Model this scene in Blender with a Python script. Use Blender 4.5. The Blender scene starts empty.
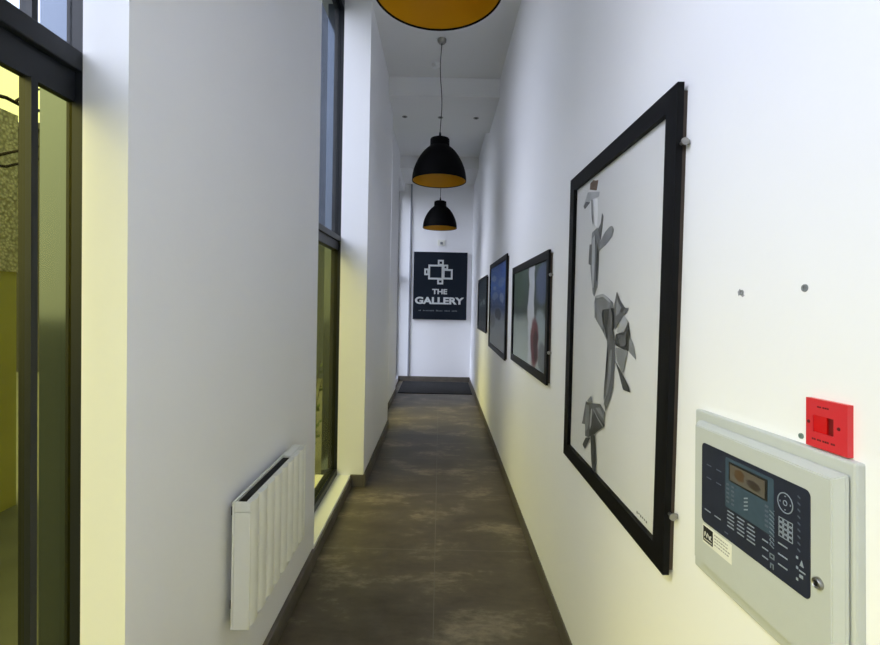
import bpy, bmesh, math, random
from mathutils import Vector, Matrix
random.seed(7)
scene = bpy.context.scene
COL = scene.collection
PI = math.pi
SUN_E, SKY_E, GLOW_E, EXPO = 0.36, 1.35, 3.0, 0.17      # hazy sun, sky, exposure

def lin(r, g, b):
    def f(c):
        c /= 255.0
        return c / 12.92 if c <= 0.04045 else ((c + 0.055) / 1.055) ** 2.4
    return (f(r), f(g), f(b), 1.0)

# ------------------------------------------------------------------ materials
def new_mat(name):
    m = bpy.data.materials.new(name); m.use_nodes = True
    nt = m.node_tree
    return m, nt, nt.nodes['Principled BSDF'], nt.nodes['Material Output']

def surf(name, col, rough=0.5, metal=0.0, spec=0.5, vary=0.05, scale=8.0, bump=0.0, bscale=60.0, coat=0.0):
    """plain procedural material: a base colour with a little noise variation and bump"""
    m, nt, b, out = new_mat(name)
    tc = nt.nodes.new('ShaderNodeTexCoord')
    n = nt.nodes.new('ShaderNodeTexNoise'); n.inputs['Scale'].default_value = scale; n.inputs['Detail'].default_value = 4
    nt.links.new(tc.outputs['Object'], n.inputs['Vector'])
    r = nt.nodes.new('ShaderNodeValToRGB')
    r.color_ramp.elements[0].position = 0.3; r.color_ramp.elements[1].position = 0.7
    c = col
    r.color_ramp.elements[0].color = tuple(max(0, x * (1 - vary)) for x in c[:3]) + (1,)
    r.color_ramp.elements[1].color = tuple(min(1, x * (1 + vary)) for x in c[:3]) + (1,)
    nt.links.new(n.outputs['Fac'], r.inputs['Fac'])
    nt.links.new(r.outputs['Color'], b.inputs['Base Color'])
    b.inputs['Roughness'].default_value = rough; b.inputs['Metallic'].default_value = metal
    b.inputs['Specular IOR Level'].default_value = spec
    if coat: b.inputs['Coat Weight'].default_value = coat
    if bump:
        n2 = nt.nodes.new('ShaderNodeTexNoise'); n2.inputs['Scale'].default_value = bscale; n2.inputs['Detail'].default_value = 3
        nt.links.new(tc.outputs['Object'], n2.inputs['Vector'])
        bp = nt.nodes.new('ShaderNodeBump'); bp.inputs['Strength'].default_value = bump; bp.inputs['Distance'].default_value = 0.004
        nt.links.new(n2.outputs['Fac'], bp.inputs['Height']); nt.links.new(bp.outputs['Normal'], b.inputs['Normal'])
    return m

def glass(name, tint, refl=1.0):
    """thin pane: tinted see-through plus a mirror share after Schlick"""
    m, nt, b, out = new_mat(name); nt.nodes.remove(b)
    tr = nt.nodes.new('ShaderNodeBsdfTransparent'); tr.inputs['Color'].default_value = tuple(tint) + (1,)
    gl = nt.nodes.new('ShaderNodeBsdfGlossy'); gl.inputs['Roughness'].default_value = 0.0
    gl.inputs['Color'].default_value = (refl, refl, refl, 1)
    g = nt.nodes.new('ShaderNodeNewGeometry')
    d = nt.nodes.new('ShaderNodeVectorMath'); d.operation = 'DOT_PRODUCT'
    nt.links.new(g.outputs['Incoming'], d.inputs[0]); nt.links.new(g.outputs['Normal'], d.inputs[1])
    def mth(op, a, bb=None):
        n = nt.nodes.new('ShaderNodeMath'); n.operation = op
        for i, v in enumerate((a, bb)):
            if v is None: continue
            if isinstance(v, (int, float)): n.inputs[i].default_value = v
            else: nt.links.new(v, n.inputs[i])
        return n.outputs[0]
    a = mth('ABSOLUTE', d.outputs['Value'])
    p = mth('POWER', mth('SUBTRACT', 1.0, a), 5.0)
    fac = mth('ADD', mth('MULTIPLY', p, 0.96 * refl), 0.04 * refl)
    mx = nt.nodes.new('ShaderNodeMixShader')
    nt.links.new(fac, mx.inputs[0]); nt.links.new(tr.outputs[0], mx.inputs[1]); nt.links.new(gl.outputs[0], mx.inputs[2])
    nt.links.new(mx.outputs[0], out.inputs['Surface'])
    return m

def tile_floor():
    m, nt, b, out = new_mat('dark_concrete_tile')
    L = nt.links.new
    tc = nt.nodes.new('ShaderNodeTexCoord')
    mp = nt.nodes.new('ShaderNodeMapping'); mp.inputs['Location'].default_value = (0.0, -2.83, 0)
    L(tc.outputs['Object'], mp.inputs['Vector'])
    br = nt.nodes.new('ShaderNodeTexBrick'); br.offset = 0.0; br.squash = 1.0
    br.inputs['Scale'].default_value = 1.0; br.inputs['Brick Width'].default_value = 0.83; br.inputs['Row Height'].default_value = 0.83
    br.inputs['Mortar Size'].default_value = 0.0022; br.inputs['Mortar Smooth'].default_value = 0.1
    br.inputs['Color1'].default_value = (0.45, 0.45, 0.45, 1); br.inputs['Color2'].default_value = (0.6, 0.6, 0.6, 1)
    L(mp.outputs[0], br.inputs['Vector'])
    # cloudy streaks running across the corridor
    mp2 = nt.nodes.new('ShaderNodeMapping'); mp2.inputs['Scale'].default_value = (1.2, 2.5, 1)
    L(tc.outputs['Object'], mp2.inputs['Vector'])
    n1 = nt.nodes.new('ShaderNodeTexNoise'); n1.inputs['Scale'].default_value = 1.5; n1.inputs['Detail'].default_value = 7; n1.inputs['Roughness'].default_value = 0.55; n1.inputs['Distortion'].default_value = 0.5
    L(mp2.outputs[0], n1.inputs['Vector'])
    n2 = nt.nodes.new('ShaderNodeTexNoise'); n2.inputs['Scale'].default_value = 9; n2.inputs['Detail'].default_value = 6; n2.inputs['Roughness'].default_value = 0.7
    L(mp2.outputs[0], n2.inputs['Vector'])
    mix0 = nt.nodes.new('ShaderNodeMix'); mix0.data_type = 'FLOAT'; mix0.inputs['Factor'].default_value = 0.35
    L(n1.outputs['Fac'], mix0.inputs['A']); L(n2.outputs['Fac'], mix0.inputs['B'])
    r = nt.nodes.new('ShaderNodeValToRGB')
    r.color_ramp.elements[0].position = 0.34; r.color_ramp.elements[0].color = lin(70, 61, 48)
    r.color_ramp.elements[1].position = 0.70; r.color_ramp.elements[1].color = lin(156, 144, 122)
    e = r.color_ramp.elements.new(0.53); e.color = lin(94, 84, 68)
    L(mix0.outputs['Result'], r.inputs['Fac'])
    mixm = nt.nodes.new('ShaderNodeMix'); mixm.data_type = 'RGBA'
    L(br.outputs['Fac'], mixm.inputs['Factor']); L(r.outputs['Color'], mixm.inputs['A'])
    mixm.inputs['B'].default_value = lin(112, 105, 90)
    L(mixm.outputs['Result'], b.inputs['Base Color'])
    rr = nt.nodes.new('ShaderNodeMapRange'); rr.inputs['To Min'].default_value = 0.36; rr.inputs['To Max'].default_value = 0.55
    L(n2.outputs['Fac'], rr.inputs['Value']); L(rr.outputs[0], b.inputs['Roughness'])
    bp = nt.nodes.new('ShaderNodeBump'); bp.inputs['Strength'].default_value = 0.25; bp.inputs['Distance'].default_value = 0.002; bp.invert = True
    L(br.outputs['Fac'], bp.inputs['Height']); L(bp.outputs['Normal'], b.inputs['Normal'])
    return m

def blot_paint(name, stops, blobs, rough=0.5, axis='Y'):
    """a print: vertical colour stops plus soft coloured blots; coordinates u (left to right) and v (bottom to top), 0..1"""
    m, nt, b, out = new_mat(name); L = nt.links.new
    tc = nt.nodes.new('ShaderNodeTexCoord'); sp = nt.nodes.new('ShaderNodeSeparateXYZ')
    nz = nt.nodes.new('ShaderNodeTexNoise'); nz.inputs['Scale'].default_value = 5; nz.inputs['Detail'].default_value = 5
    L(tc.outputs['Generated'], nz.inputs['Vector'])
    ad = nt.nodes.new('ShaderNodeVectorMath'); ad.operation = 'MULTIPLY_ADD'
    L(nz.outputs['Color'], ad.inputs[0]); ad.inputs[1].default_value = (0.12, 0.12, 0.12); L(tc.outputs['Generated'], ad.inputs[2])
    L(ad.outputs[0], sp.inputs[0])
    def mth(op, *a):
        n = nt.nodes.new('ShaderNodeMath'); n.operation = op
        for i, v in enumerate(a):
            if isinstance(v, (int, float)): n.inputs[i].default_value = v
            else: L(v, n.inputs[i])
        return n.outputs[0]
    u = mth('SUBTRACT', 1.06, sp.outputs['Y']); v = mth('SUBTRACT', sp.outputs['Z'], 0.06)
    r = nt.nodes.new('ShaderNodeValToRGB'); cr = r.color_ramp
    while len(cr.elements) < len(stops): cr.elements.new(0.5)
    for i, (p, c) in enumerate(stops): cr.elements[i].position = p; cr.elements[i].color = c
    L(v, r.inputs['Fac']); cur = r.outputs['Color']
    for (cu, cv, ru, rv, c, s) in blobs:
        du = mth('POWER', mth('ABSOLUTE', mth('DIVIDE', mth('SUBTRACT', u, cu), ru)), 2.0)
        dv = mth('POWER', mth('ABSOLUTE', mth('DIVIDE', mth('SUBTRACT', v, cv), rv)), 2.0)
        mr = nt.nodes.new('ShaderNodeMapRange'); mr.interpolation_type = 'SMOOTHSTEP'
        mr.inputs['From Min'].default_value = 1.25; mr.inputs['From Max'].default_value = 0.55
        mr.inputs['To Min'].default_value = 0; mr.inputs['To Max'].default_value = s
        L(mth('ADD', du, dv), mr.inputs['Value'])
        mx = nt.nodes.new('ShaderNodeMix'); mx.data_type = 'RGBA'
        L(mr.outputs[0], mx.inputs['Factor']); L(cur, mx.inputs['A']); mx.inputs['B'].default_value = c
        cur = mx.outputs['Result']
    L(cur, b.inputs['Base Color']); b.inputs['Roughness'].default_value = rough
    return m

WHITE = surf('white_wall_paint', (0.86, 0.86, 0.88, 1), 0.6, vary=0.012, scale=1.5, bump=0.12, bscale=35)
CEIL = surf('white_ceiling_paint', (0.78, 0.78, 0.77, 1), 0.8, vary=0.01, scale=1.5)
FLOOR = tile_floor()
SKIRT = surf('dark_tile_skirting', lin(92, 86, 78), 0.5, vary=0.18, scale=9)
SILLM = surf('white_gloss_sill', (0.82, 0.82, 0.80, 1), 0.35, vary=0.01)
CLAD = surf('polished_dark_cladding', lin(92, 100, 112), 0.10, metal=0.9, vary=0.04, scale=2)
FRAME = surf('charcoal_powder_coat', lin(24, 27, 32), 0.42, spec=0.3, vary=0.06, scale=30)
GLASS = glass('clear_pane', (0.94, 0.955, 0.97), 0.3)
YGLASS = glass('yellow_tinted_pane', (0.95, 0.90, 0.47), 0.3)
LAMPBLK = surf('satin_black_lamp', lin(5, 5, 6), 0.65, spec=0.06, vary=0.1)
GOLD = surf('gold_lamp_lining', lin(204, 148, 8), 0.45, metal=0.1, vary=0.05, scale=5)
CORD = surf('dark_cord', lin(50, 50, 48), 0.6)
METAL = surf('brushed_metal', lin(150, 148, 142), 0.3, metal=0.9, vary=0.06, scale=30)
BLKFR = surf('black_picture_moulding', lin(9, 9, 11), 0.5, spec=0.15, vary=0.15, scale=18)
WOODBACK = surf('brown_backing_board', lin(62, 49, 39), 0.7, vary=0.2, scale=25)
PAPER = surf('white_print_paper', lin(226, 226, 226), 0.6, vary=0.01)
PICGLASS = glass('picture_glazing', (0.98, 0.98, 0.98), 0.15)
HEATW = surf('white_heater_enamel', lin(236, 236, 228), 0.4, vary=0.015)
GRILLE = surf('dark_heater_grille', lin(34, 34, 32), 0.6)
PANELG = surf('light_grey_panel_enamel', lin(188, 192, 189), 0.42, vary=0.01, scale=40, bump=0.05, bscale=400)
MEMB = surf('dark_control_membrane', lin(38, 42, 56), 0.4, spec=0.2, vary=0.08, scale=30)
TEAL = surf('teal_control_area', lin(60, 77, 92), 0.4, spec=0.2, vary=0.08, scale=60)
LCD = blot_paint('unlit_display', [(0.0, lin(92, 88, 82)), (1.0, lin(90, 82, 74))],
                 [(0.30, 0.55, 0.16, 0.40, lin(78, 56, 34), 0.9), (0.70, 0.40, 0.2, 0.28, lin(48, 38, 32), 0.9)], 0.3)
MARK = surf('pale_printed_marks', lin(140, 150, 164), 0.5)
MARKM = surf('soft_printed_marks', lin(108, 120, 134), 0.5)
MARKD = surf('dim_printed_marks', lin(78, 86, 104), 0.5)
RED = surf('red_plastic', lin(204, 42, 50), 0.35, vary=0.02)
REDHI = surf('bright_red_rocker', lin(200, 6, 10), 0.3, vary=0.02)
REDLO = surf('deep_red_recess', lin(110, 8, 12), 0.5, vary=0.02)
REDMK = surf('dark_red_print', lin(92, 14, 18), 0.6)
STICK = surf('white_sticker', lin(224, 224, 214), 0.5)
BLACKP = surf('black_print', lin(22, 22, 22), 0.5)
GREYP = surf('grey_print', lin(150, 150, 146), 0.6)
SIGNN = surf('dark_navy_sign_face', lin(12, 22, 34), 0.5, spec=0.2, vary=0.04)
SIGNL = surf('pale_grey_lettering', lin(196, 200, 200), 0.5)
SIGND = surf('dim_sign_print', lin(104, 112, 118), 0.5)
CONDM = surf('grey_trunking', lin(128, 130, 140), 0.5)
MATM = surf('dark_entrance_matting', lin(24, 24, 24), 0.95, vary=0.25, scale=220, bump=0.6, bscale=300)
PLUGM = surf('grey_wall_plug', lin(120, 124, 128), 0.6)
PLUGG = surf('green_grey_wall_plug', lin(104, 124, 116), 0.6)
PLASTER = surf('chipped_plaster', lin(150, 150, 160), 0.9, vary=0.2, scale=60)
G1 = surf('pale_grey_ink', lin(180, 182, 186), 0.6, vary=0.1, scale=14)
G2 = surf('mid_grey_ink', lin(138, 140, 143), 0.6, vary=0.16, scale=14)
G3 = surf('dark_grey_ink', lin(102, 103, 105), 0.6, vary=0.2, scale=14)
G4 = surf('charcoal_ink', lin(66, 67, 67), 0.6, vary=0.22, scale=14)
GB = surf('brown_ink', lin(112, 92, 76), 0.6, vary=0.25, scale=40)
GW = surf('near_white_ink', lin(250, 250, 252), 0.6, vary=0.02)

# ------------------------------------------------------------------ mesh building
class MB:
    def __init__(s): s.bm = bmesh.new(); s.mi = 0
    def box(s, x0, x1, y0, y1, z0, z1, bev=0.0, seg=2):
        bm = bmesh.new()
        vs = [bm.verts.new((x, y, z)) for x in (x0, x1) for y in (y0, y1) for z in (z0, z1)]
        for f in ((0, 1, 3, 2), (4, 6, 7, 5), (0, 4, 5, 1), (2, 3, 7, 6), (0, 2, 6, 4), (1, 5, 7, 3)):
            bm.faces.new([vs[i] for i in f])
        if bev: bmesh.ops.bevel(bm, geom=bm.edges[:], offset=bev, segments=seg, profile=0.5, affect='EDGES', clamp_overlap=True)
        s._merge(bm); return s
    def _merge(s, bm):
        bmesh.ops.recalc_face_normals(bm, faces=bm.faces[:])
        for f in bm.faces: f.material_index = s.mi
        me = bpy.data.meshes.new('tmp'); bm.to_mesh(me); bm.free(); s.bm.from_mesh(me); bpy.data.meshes.remove(me)
    def lathe(s, prof, seg=64, c=(0, 0, 0), axis='Z', closed=False):
        bm = bmesh.new(); rings = []
        for r, z in prof:
            if r < 1e-6: rings.append([bm.verts.new((0, 0, z))])
            else: rings.append([bm.verts.new((r * math.cos(2 * PI * i / seg), r * math.sin(2 * PI * i / seg), z)) for i in range(seg)])
        pairs = list(zip(rings[:-1], rings[1:])) + ([(rings[-1], rings[0])] if closed else [])
        for a, b in pairs:
            for i in range(seg):
                j = (i + 1) % seg
                if len(a) == 1 and len(b) == 1: continue
                if len(a) == 1: bm.faces.new((a[0], b[i], b[j]))
                elif len(b) == 1: bm.faces.new((a[i], b[0], a[j]))
                else: bm.faces.new((a[i], b[i], b[j], a[j]))
        if axis == 'X': bmesh.ops.rotate(bm, verts=bm.verts, cent=(0, 0, 0), matrix=Matrix.Rotation(PI / 2, 3, 'Y'))
        if axis == 'Y': bmesh.ops.rotate(bm, verts=bm.verts, cent=(0, 0, 0), matrix=Matrix.Rotation(PI / 2, 3, 'X'))
        bmesh.ops.translate(bm, verts=bm.verts, vec=c)
        s._merge(bm); return s
    def cyl(s, c, r, h, axis='Z', seg=24):
        return s.lathe([(0, 0), (r, 0), (r, h), (0, h)], seg, c, axis)
    def tube(s, pts, rad, seg=8):
        bm = bmesh.new(); pts = [Vector(p) for p in pts]; n = len(pts); rings = []
        rr = rad if isinstance(rad, (list, tuple)) else [rad] * n
        up = Vector((0.12, 0.31, 0.9)).normalized()
        for i, p in enumerate(pts):
            t = (pts[min(i + 1, n - 1)] - pts[max(i - 1, 0)]).normalized()
            a = t.cross(up)
            if a.length < 1e-3: a = t.cross(Vector((1, 0, 0)))
            a.normalize(); b = t.cross(a)
            rings.append([bm.verts.new(p + rr[i] * (a * math.cos(2 * PI * k / seg) + b * math.sin(2 * PI * k / seg))) for k in range(seg)])
        for q, w in zip(rings[:-1], rings[1:]):
            for k in range(seg):
                bm.faces.new((q[k], q[(k + 1) % seg], w[(k + 1) % seg], w[k]))
        bm.faces.new(rings[0]); bm.faces.new(rings[-1][::-1])
        s._merge(bm); return s
    def prism(s, poly, axis, d0, d1):
        """poly of 2D points extruded along axis from d0 to d1; X: (y,z)  Y: (x,z)  Z: (x,y)"""
        bm = bmesh.new()
        def P(p, d): return {'X': (d, p[0], p[1]), 'Y': (p[0], d, p[1]), 'Z': (p[0], p[1], d)}[axis]
        A = [bm.verts.new(P(p, d0)) for p in poly]; B = [bm.verts.new(P(p, d1)) for p in poly]
        n = len(poly)
        fa = [bm.faces.new(A), bm.faces.new(B[::-1])]
        for i in range(n): bm.faces.new((A[i], B[i], B[(i + 1) % n], A[(i + 1) % n]))
        bmesh.ops.triangulate(bm, faces=fa)
        s._merge(bm); return s
    def build(s, name, mat, root=None, smooth=False, loc=None):
        """links ONE mesh object; vertices are given in world space (or in the root's space when loc == 'local')"""
        if root is not None and loc != 'local':
            bmesh.ops.translate(s.bm, verts=s.bm.verts, vec=-world_of(root))
        o_off = None
        if root is None:
            co = [v.co for v in s.bm.verts]
            c = Vector((sum(v.x for v in co) / len(co), sum(v.y for v in co) / len(co), min(v.z for v in co)))
            if name not in KEEP_ORIGIN:
                bmesh.ops.translate(s.bm, verts=s.bm.verts, vec=-c); o_off = c
        me = bpy.data.meshes.new(name); s.bm.to_mesh(me); s.bm.free()
        for q in (mat if isinstance(mat, list) else [mat]): me.materials.append(q)
        if smooth:
            for p in me.polygons: p.use_smooth = True
            me.set_sharp_from_angle(angle=math.radians(38))
        o = bpy.data.objects.new(name, me); COL.objects.link(o)
        if root is not None: o.parent = root
        if o_off is not None: o.location = o_off
        return o

KEEP_ORIGIN = {'floor'}
def world_of(o):
    v = Vector(o.location)
    while o.parent: o = o.parent; v += Vector(o.location)
    return v

def tag(o, label=None, cat=None, group=None, kind=None):
    if label: o['label'] = label
    if cat: o['category'] = cat
    if group: o['group'] = group
    if kind: o['kind'] = kind
    return o
def thing(name, label, cat, loc, group=None, kind=None):
    o = bpy.data.objects.new(name, None); COL.objects.link(o); o.location = loc; o.empty_display_size = 0.05
    return tag(o, label, cat, group, kind)
def struct(name, mb, mat, label, cat):
    return tag(mb.build(name, mat), label, cat, kind='structure')
def copy_tree(o, parent=None):
    c = o.copy(); COL.objects.link(c)
    if parent is not None: c.parent = parent
    for ch in list(o.children): copy_tree(ch, c)
    return c

def letters(text, x0, x1, z0, z1, y, depth, bold=0.02):
    """text as a mesh in the XZ plane facing -Y, fitted to the box"""
    cu = bpy.data.curves.new('t', 'FONT'); cu.body = text; cu.size = 1; cu.extrude = 0.05; cu.offset = bold
    ob = bpy.data.objects.new('t', cu); COL.objects.link(ob)
    dg = bpy.context.evaluated_depsgraph_get(); me = bpy.data.meshes.new_from_object(ob.evaluated_get(dg))
    bpy.data.objects.remove(ob); bpy.data.curves.remove(cu)
    xs = [v.co.x for v in me.vertices]; ys = [v.co.y for v in me.vertices]
    ax, bx, ay, by = min(xs), max(xs), min(ys), max(ys)
    for v in me.vertices:
        a, b, c = v.co
        v.co = (x0 + (a - ax) / (bx - ax) * (x1 - x0), y - (c + 0.05) / 0.1 * depth, z0 + (b - ay) / (by - ay) * (z1 - z0))
    mb = MB(); mb.bm.from_mesh(me); bpy.data.meshes.remove(me); return mb

# ------------------------------------------------------------------ the shell
XR = 0.618            # face of the right wall
XL = -0.742           # face of the left wall panels
XP = -0.625           # face of the thicker pier
ZC = 4.10             # ceiling
YB = 8.83             # end wall
YF = -2.60            # wall behind the camera
BEAM = 3.89

struct('floor', MB().box(-1.05, 0.75, YF - .12, YB + .12, -0.12, 0.0), FLOOR, 'dark grey brown concrete tile floor of the corridor', 'floor')
struct('wall_right', MB().box(XR, XR + 0.13, YF, YB + .12, 0.0, ZC), WHITE, 'long white wall on the right hung with framed pictures', 'wall')
struct('wall_back', MB().box(-1.05, XR, YB, YB + 0.12, 0.0, ZC), WHITE, 'white end wall carrying the dark gallery sign', 'wall')
struct('wall_front', MB().box(-1.05, XR, YF, YF + .10, 3.95, ZC).box(-1.05, -0.70, YF, YF + .10, 0, 3.95).box(XR - .04, XR, YF, YF + .10, 0, 3.95), WHITE, 'white wall closing the corridor behind the viewer', 'wall')
struct('ceiling', MB().box(-1.05, XR + 0.13, YF, YB + .12, ZC, ZC + .12), CEIL, 'high white ceiling of the corridor', 'ceiling')
struct('trim_1', MB().box(XP, XR, 5.03, 6.08, BEAM, ZC).box(-0.85, XP, 5.508, 6.08, BEAM, ZC), CEIL, 'dropped white ceiling beam with three small downlights', 'beam')
struct('trim_2', MB().box(XL, XR, 7.75, YB, BEAM, ZC), CEIL, 'dropped white ceiling beam against the end wall', 'beam')

J = 0.055             # width of a window jamb, let into the outer leaf
struct('wall_left', MB().box(-0.85, XL, 1.055, 2.69, 0, ZC), WHITE,
       'broad white wall panel on the left behind the heater', 'wall')
struct('wall_left.001', MB().box(-0.85, XP, 3.77, 5.508, 0, ZC), WHITE,
       'thicker white pier standing out beyond the second window', 'wall')
struct('wall_left.002', MB().box(-0.85, -0.735, 6.50, 7.60, 0, ZC), WHITE,
       'farthest white pier on the left before the end wall', 'wall')
struct('wall_left.003', MB().box(-1.05, XL, YF + .1, -1.90, 0, ZC), WHITE, 'white wall on the left behind the viewer', 'wall')
struct('wall_left.004', MB().box(-1.05, XL, 7.60, YB, 3.74, ZC), WHITE, 'white lintel over the farthest window', 'wall')
struct('wall_left.005', MB().box(-1.05, -0.85, 5.508, 6.50, BEAM, ZC), WHITE, 'white lintel over the third window', 'wall')

for (a, c, lab) in ((1.055 + J, 2.69 - J, 'dark polished outer face of the broad wall panel'), (3.77 + J, 5.508 - J, 'dark polished outer face of the thicker pier'), (6.50 + J, 7.60 - J, 'dark polished outer face of the farthest pier')):
    struct('wall_outer', MB().box(-1.0, -0.851, a, c, -.02, ZC), CLAD, lab, 'wall')

SK = 0.09
struct('baseboard_right', MB().box(XR - .009, XR, YF + .1, YB, 0, SK, .002), SKIRT, 'dark tile skirting along the foot of the right wall', 'skirting')
struct('baseboard_left', MB().box(XL, -0.718, 1.035, 2.655, 0, SK, .003), SKIRT, 'dark tile skirting under the white heater', 'skirting')
struct('baseboard_left.001', MB().box(-0.735, -0.722, 2.657, 3.752, 0, 0.082, .002), SKIRT, 'dark tile skirting below the sill of the second window', 'skirting')
struct('baseboard_left.002', MB().box(XP, -0.608, 3.755, 5.508, 0, 0.11, .003).box(-.735, XP, 3.755, 3.77, 0, 0.105, .003), SKIRT, 'dark tile skirting wrapped round the thicker pier', 'skirting')
struct('baseboard_left.003', MB().box(-0.735, -0.718, 6.488, 7.60, 0, SK, .003), SKIRT, 'dark tile skirting at the foot of the farthest pier', 'skirting')
struct('baseboard_left.004', MB().box(XL, -0.728, 5.51, 6.486, 0, 0.082, .002), SKIRT, 'dark tile skirting below the third window', 'skirting')
struct('baseboard_left.005', MB().box(XL, -0.722, -1.9, 1.03, 0, 0.082, .002), SKIRT, 'dark tile skirting below the nearest window', 'skirting')
struct('baseboard_back', MB().box(-0.85, XR - .01, YB - .012, YB, 0, 0.095, .002), SKIRT, 'dark tile skirting at the foot of the end wall', 'skirting')

# sills: low white upstands below the windows
for i, (a, b, xf, lab) in enumerate([(2.69, 3.77, -0.735, 'low white sill below the second window, lit yellow'),
                                      (5.508, 6.50, XL, 'low white sill below the third window'),
                                      (-1.90, 1.055, XL, 'low white sill below the nearest window'),
                                      (7.60, YB, -0.80, 'low white sill below the farthest window')]):
    struct('trim_%d' % (i + 3), MB().box(-1.05, xf, a, b, 0, 0.098, .004), SILLM, lab, 'sill')

def window(n, y0, y1, z1, tz, mull, label, panes_lab, inner=True, low=None, xo=-0.93):
    w = thing('window_%d' % n, label, 'window', (-0.89, (y0 + y1) / 2, 0.098), kind='structure')
    xi = -0.85
    z0 = 0.098
    j0, j1 = (y0 - J, y1 + J) if inner else (y0, y1)
    fr = MB().box(xo, xi, j0, j0 + J, z0, z1).box(xo, xi, j1 - J, j1, z0, z1).box(xo, xi, j0 + J, j1 - J, z1 - .08, z1)
    fr.box(xo, xi, j0 + J, j1 - J, z0, z0 + .05)
    fr.build('window_frame', FRAME, w)
    a, b = j0 + J, j1 - J
    MB().box(xo, xi, a, b, tz + .02, tz + .067, .003).build('transom', FRAME, w)
    MB().box(xo, -0.868, a, b, tz - .048, tz + .02).build('sash_rail', FRAME, w)
    ys = [a] + [m for m in mull] + [b]
    for m in mull:
        MB().box(xo, -0.862, m - .008, m + .008, z0 + .05, tz - .048).box(xo, -0.862, m - .007, m + .007, tz + .067, z1 - .08).build('mullion', FRAME, w)
    for k in range(len(ys) - 1):
        p, q = ys[k] + (.007 if k else 0), ys[k + 1] - (.007 if k < len(ys) - 2 else 0)
        o = MB().box(-0.881, -0.875, p, q, z0 + .05, tz - .048).build('lower_pane', low or YGLASS, w)
        if not low: o['label'] = 'yellow tinted lower pane'
        o = MB().box(-0.881, -0.875, p, q, tz + .067, z1 - .08).build('upper_pane', GLASS, w); o['label'] = 'clear upper pane'
    return w
window(1, -1.90, 1.055, ZC, 2.098, [-0.9, 0.0, 0.945], 'tall dark framed window nearest the viewer, clear above and yellow below', None, xo=-0.888)
window(2, 2.69, 3.77, ZC, 2.06, [], 'tall dark framed window beyond the white heater', None)
window(3, 5.508, 6.50, BEAM, 2.06, [], 'tall window hidden between the two far piers', None)
window(4, 7.60, YB, 3.74, 2.06, [], 'tall window hidden beside the end wall', None, inner=False, low=GLASS)

en = thing('added_door_1', 'unseen glazed entrance screen added behind the viewer for fill light', 'door', (-0.04, YF + .05, 0), kind='structure')  # unseen entrance glazing, added so daylight also fills the corridor from behind
fr = MB()
for x in (-0.70, -0.06, XR - .10): fr.box(x, x + .06, YF + .02, YF + .08, 0, 3.95)
for z in (0.0, 2.2, 3.89): fr.box(-0.64, XR - .10, YF + .025, YF + .075, z, z + .06)
fr.build('added_door_frame', FRAME, en)
for x0, x1 in ((-0.64, -0.06), (0.0, XR - .10)):
    MB().box(x0, x1, YF + .047, YF + .053, 0.06, 2.2).build('pane', GLASS, en); MB().box(x0, x1, YF + .047, YF + .053, 2.26, 3.89).build('pane', GLASS, en)

# ------------------------------------------------------------------ entrance mat, trunking, small fittings
m = MB().box(-0.70, 0.585, 7.62, 8.74, 0.0, 0.012, .004).build('doormat', MATM)
tag(m, 'dark entrance mat on the floor before the end wall', 'mat')
t = MB().box(-0.622, -0.590, YB - .03, YB, 0.096, 3.885, .004).build('cable_trunking', CONDM)
tag(t, 'thin grey vertical trunking on the end wall left of the sign', 'trunking')

w = thing('wall_sensor', 'small white square sensor plate on the end wall above the dark sign', 'sensor', (0.0, YB, 2.69))
MB().box(-0.075, 0.075, YB - .02, YB, 2.69, 2.81, .005).build('plate', HEATW, w)
MB().box(-0.022, 0.028, YB - .032, YB - .02, 2.715, 2.765, .006).build('lens', PLUGM, w)

for k, (x, lab) in enumerate([(-0.49, 'tiny recessed downlight at the left of the ceiling beam'), (-0.045, 'tiny recessed downlight in the beam behind the hanging cord'), (0.40, 'tiny recessed downlight at the right of the ceiling beam')]):
    d = thing('downlight', lab, 'downlight', (x, 5.60, BEAM), 'downlights in the ceiling beam')
    MB().lathe([(0.020, -0.002), (0.030, -0.005), (0.034, -0.003), (0.034, 0.0), (0.020, 0.0)], 32, closed=True).build('bezel', METAL, d, loc='local', smooth=True)
    MB().cyl((0, 0, -0.0015), 0.020, 0.0015).build('lamp_face', CORD, d, loc='local')
s = thing('smoke_detector', 'small white round detector on the ceiling beyond the first canopy', 'smoke detector', (-0.09, 4.76, ZC))
MB().lathe([(0, -0.03), (0.028, -0.03), (0.05, -0.016), (0.055, 0), (0, 0)], 32).build('body', CEIL, s, loc='local', smooth=True)
MB().lathe([(0.03, -0.030), (0.036, -0.034), (0.042, -0.022), (0.03, -0.024)], 32, closed=True).build('vent_ring', CEIL, s, loc='local', smooth=True)

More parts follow.
